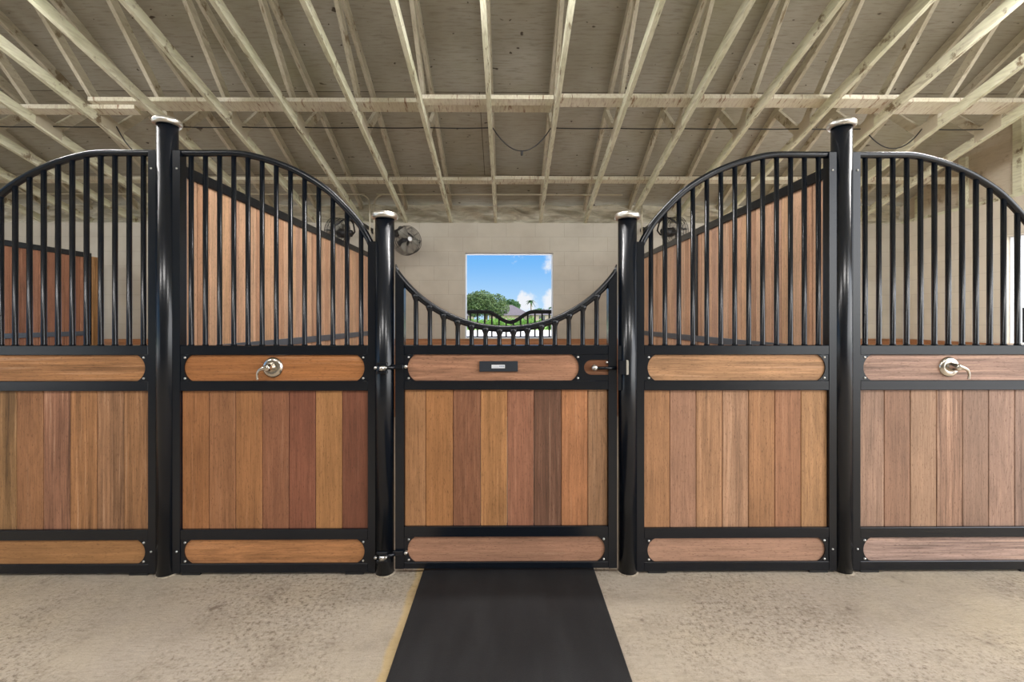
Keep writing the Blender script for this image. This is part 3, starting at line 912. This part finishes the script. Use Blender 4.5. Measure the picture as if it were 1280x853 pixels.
def tree(loc, h, rad, mat, n, size, label):
    x, y, z = loc
    t = thing('tree', loc, label, 'tree', 'trees beyond the back window')
    MB(loc).tube([(x, y, z), (x + .2, y, z + h * .35), (x - .1, y, z + h * .7)], [.35, .28, .12], 10).build('trunk', M['bark'], t)
    c = MB(loc); leaf_crown(c, (x, y, z + h - rad[2] * 1.0), rad, n, size); c.build('crown', mat, t)
    return t
def at(px, Y): return (px - 635.7) / 569 * Y
G = -.24
tree((at(607, 88), 88, G - .06), 7.1, (4.2, 3.5, 3.1), M['leaf1'], 9000, .20, 'large olive green tree at the left of the central back window')
tree((at(637, 150), 150, G - .06), 8.2, (3.6, 3, 2.6), M['leaf2'], 3000, .30, 'smaller dark green tree behind the grey house roof')
tree((at(566, 130), 130, G - .06), 8.2, (4.2, 4, 3.4), M['leaf1'], 2000, .34, 'green tree mostly hidden by the left edge of the back window')
tree((at(676, 160), 160, G - .06), 5.2, (3.4, 3, 2.0), M['leaf2'], 1600, .34, 'low green tree beside the palm, right of the house')
# palms
def palm(px, Y, top, label):
    x = at(px, Y); loc = (x, Y, G - .06)
    t = thing('palm_tree', loc, label, 'palm')
    MB(loc).tube([(x, Y, G), (x + .15, Y, top * .5), (x, Y, top)], [.22, .17, .15], 8).build('trunk', M['bark'], t)
    m = MB(loc)
    for i in range(26):
        a = random.uniform(0, 2 * PI); e = random.uniform(-.3, 1.1); L = random.uniform(1.3, 2.0)
        prev = None
        for j in range(7):
            s = j / 6
            r = L * s * math.cos(e); z = top + L * s * math.sin(e) - 1.1 * L * s * s * .6
            c = Vector((x + r * math.cos(a), Y + r * math.sin(a), z)); w = .26 * (1 - s * .75)
            n_ = Vector((-math.sin(a), math.cos(a), 0)) * w
            cur = (c - n_ - Vector((0, 0, w * .5)), c, c + n_ - Vector((0, 0, w * .5)))
            if prev: m.add([*prev, *cur], [(0, 1, 4, 3), (1, 2, 5, 4)], True)
            prev = cur
    m.build('fronds', M['leaf2'], t)
palm(663.5, 140, 6.6, 'palm tree right of the grey house roof')
palm(690, 140, 4.6, 'low palm at the right edge of the back window')

def house(px, Y, w, dpt, eave, peak, ridge, label):
    x = at(px, Y); loc = (x, Y, G - .06)
    t = thing('house', loc, label, 'house')
    MB(loc).box(x - w / 2, x + w / 2, Y - dpt / 2, Y + dpt / 2, G - .06, eave).build('wall', M['house_wall'], t)
    e = .5; a, b, c, d = (x - w / 2 - e, Y - dpt / 2 - e, eave), (x + w / 2 + e, Y - dpt / 2 - e, eave), (x + w / 2 + e, Y + dpt / 2 + e, eave), (x - w / 2 - e, Y + dpt / 2 + e, eave)
    r0, r1 = (x - ridge / 2, Y, peak), (x + ridge / 2, Y, peak)
    MB(loc).add([a, b, c, d, r0, r1], [(0, 1, 5, 4), (1, 2, 5), (2, 3, 4, 5), (3, 0, 4), (0, 3, 2, 1)]).build('roof', M['house_roof'], t)
    for sx in (-.28, .28):
        MB(loc).box(x + sx * w - .6, x + sx * w + .6, Y - dpt / 2 - .05, Y - dpt / 2, G + 1.0, G + 2.1).build('window', M['house_glass'], t)
house(637, 105, 9.2, 9, 2.0, 4.45, 1.2, 'house with grey hip roof in the middle of the back window')
house(690, 95, 8.5, 8, 2.0, 3.2, 4.0, 'pinkish house at the right of the back window')
house(574, 100, 6.0, 8, 1.9, 2.9, 3.0, 'pinkish house below the large tree at the left of the back window')
def hedge(px0, px1, Y, top, label):
    x0, x1 = at(px0, Y), at(px1, Y)
    m = MB(((x0 + x1) / 2, Y, G))
    nb = max(3, int((x1 - x0) / 1.3))
    for i in range(nb):
        cx = x0 + (x1 - x0) * (i + .5) / nb
        leaf_crown(m, (cx, Y, (top + G) / 2 - .3 + random.uniform(-.1, .1)), (1.0, .9, (top - G) / 2 + .35), 480, .13, 8)
    tag(m.build('hedge', M['leaf3']), label, 'hedge')
hedge(578, 636, 66, 1.45, 'bright green hedge below the large tree')
hedge(645, 706, 68, 1.40, 'bright green hedge in front of the pinkish house on the right')
hedge(612, 668, 73, 1.62, 'bright green shrubs in front of the grey roofed house')
# greenery and yard seen through the right window
tree((26, 12, G - .06), 6.0, (3.4, 3.4, 2.6), M['leaf1'], 3000, .26, 'green tree outside the right side window')

# ------------------------------------------------------------------ sky
w = bpy.data.worlds.new('sky'); scn.world = w; w.use_nodes = True
nt = w.node_tree; nn, ll = nt.nodes, nt.links
for n_ in list(nn): nn.remove(n_)
def N_(t, **k):
    x = nn.new(t)
    for a, b in k.items(): setattr(x, a, b)
    return x
def S_(s, v):
    if hasattr(v, 'links'): ll.new(v, s)
    else: s.default_value = v
def mth(op, a, b=0.0, clamp=False):
    x = N_('ShaderNodeMath', operation=op, use_clamp=clamp); S_(x.inputs[0], a); S_(x.inputs[1], b); return x.outputs[0]
def mr(v, a, b, c, d):
    x = N_('ShaderNodeMapRange', interpolation_type='SMOOTHSTEP'); S_(x.inputs[0], v)
    for i, q in enumerate((a, b, c, d)): x.inputs[1 + i].default_value = q
    return x.outputs[0]
def mx(f, a, b):
    x = N_('ShaderNodeMix', data_type='RGBA'); S_(x.inputs[0], f); S_(x.inputs[6], a); S_(x.inputs[7], b); return x.outputs[2]
tc = N_('ShaderNodeTexCoord').outputs['Generated']
sep = N_('ShaderNodeSeparateXYZ'); ll.new(tc, sep.inputs[0])
EXP = 1.0
def skc(r, g, b, k=1.0): return (lin(r) * k, lin(g) * k, lin(b) * k, 1)
col = mx(mr(sep.outputs[2], 0.0, .15, 0, 1), skc(186, 222, 252), skc(112, 184, 250))
col = mx(mr(sep.outputs[2], .15, .7, 0, 1), col, skc(84, 150, 230))
nz1 = N_('ShaderNodeTexNoise'); ll.new(tc, nz1.inputs['Vector']); nz1.inputs['Scale'].default_value = 26; nz1.inputs['Detail'].default_value = 6; nz1.inputs['Roughness'].default_value = .6
nzo = mth('SUBTRACT', nz1.outputs['Fac'], .5)
mask = None
for u, v, r in ((.103, .126, .030), (.098, .040, .026), (.032, .040, .022), (.010, .150, .022), (-.092, .033, .026), (.04, .03, .03)):
    d = Vector((u, 1, v)).normalized()
    vd = N_('ShaderNodeVectorMath', operation='DISTANCE'); ll.new(tc, vd.inputs[0]); vd.inputs[1].default_value = d
    dd = mth('ADD', vd.outputs['Value'], mth('MULTIPLY', nzo, .075))
    m1 = mr(dd, r, r * .35, 0, 1)
    mask = m1 if mask is None else mth('MAXIMUM', mask, m1)
nz2 = N_('ShaderNodeTexNoise'); ll.new(tc, nz2.inputs['Vector']); nz2.inputs['Scale'].default_value = 3.2; nz2.inputs['Detail'].default_value = 7
gen = mth('MULTIPLY', mr(nz2.outputs['Fac'], .42, .62, 0, 1), mr(sep.outputs[1], .93, .75, 0, 1))
mask = mth('MAXIMUM', mask, gen, True)
col = mx(mask, col, skc(240, 244, 250))
# the sky on the sun's side (right, behind the camera) is far brighter than the view out of the back window
dr = N_('ShaderNodeVectorMath', operation='DOT_PRODUCT'); ll.new(tc, dr.inputs[0]); dr.inputs[1].default_value = Vector((.80, -.58, .18)).normalized()
boost = mr(dr.outputs['Value'], -.2, .9, 0.0, 1.0)
col = mx(mth('MULTIPLY', boost, .8), col, (1.0, .985, .96, 1))
stn = mth('ADD', 1.0, mth('MULTIPLY', boost, 4.5))
sc_ = N_('ShaderNodeVectorMath', operation='SCALE'); ll.new(col, sc_.inputs[0]); ll.new(stn, sc_.inputs['Scale'])
bg = N_('ShaderNodeBackground'); ll.new(sc_.outputs[0], bg.inputs['Color']); bg.inputs['Strength'].default_value = 1.0
wo = N_('ShaderNodeOutputWorld'); ll.new(bg.outputs[0], wo.inputs['Surface'])

# ------------------------------------------------------------------ lights
def light(name, typ, loc, energy, color=(1, 1, 1), rot=(0, 0, 0), **kw):
    d = bpy.data.lights.new(name, typ); d.energy = energy; d.color = color
    for k, v in kw.items(): setattr(d, k, v)
    o = bpy.data.objects.new(name, d); COL.objects.link(o); o.location = loc; o.rotation_euler = rot
    return o
sd = Vector((.62, -.28, 1.35)).normalized()
s = light('sun', 'SUN', (20, -10, 40), 3.0, (1, .96, .9), angle=math.radians(.6))
s.rotation_euler = sd.to_track_quat('Z', 'Y').to_euler()
# unseen fill lights added over the aisle behind the camera
for i, x in enumerate((-5.2, -1.8, 1.8, 5.2)):
    light('added_aisle_fill', 'AREA', (x, -1.6, 4.75), 74, (1, .97, .94), (math.radians(38), 0, 0), shape='RECTANGLE', size=1.5, size_y=.5)

# added fill lights, out of view, brightening the stalls from inside the fronts
for i, x in enumerate((-7.3, -3.7, 0, 3.7)):
    light('added_stall_fill', 'AREA', (x, 2.85, 3.60), 70 if x > 2 else 46, (1, .97, .95), (math.radians(16), 0, 0), shape='RECTANGLE', size=1.2, size_y=.12)

# ------------------------------------------------------------------ camera
cam = bpy.data.cameras.new('camera'); co = bpy.data.objects.new('camera', cam); COL.objects.link(co)
co.location = (.012, 0, 1.385); co.rotation_euler = (PI / 2, 0, -math.radians(.43))
cam.sensor_width = 36; cam.lens = 569 / 1280 * 36; cam.shift_y = -28.5 / 1280
cam.clip_start = .05; cam.clip_end = 600
scn.camera = co
scn.view_settings.view_transform = 'Standard'; scn.view_settings.look = 'None'
scn.view_settings.exposure = 0.0; scn.view_settings.gamma = 1.0; scn.view_settings.use_curve_mapping = False
scn.cycles.use_denoising = True
scn.cycles.max_bounces = 10; scn.cycles.diffuse_bounces = 6
scn.cycles.sample_clamp_indirect = 6
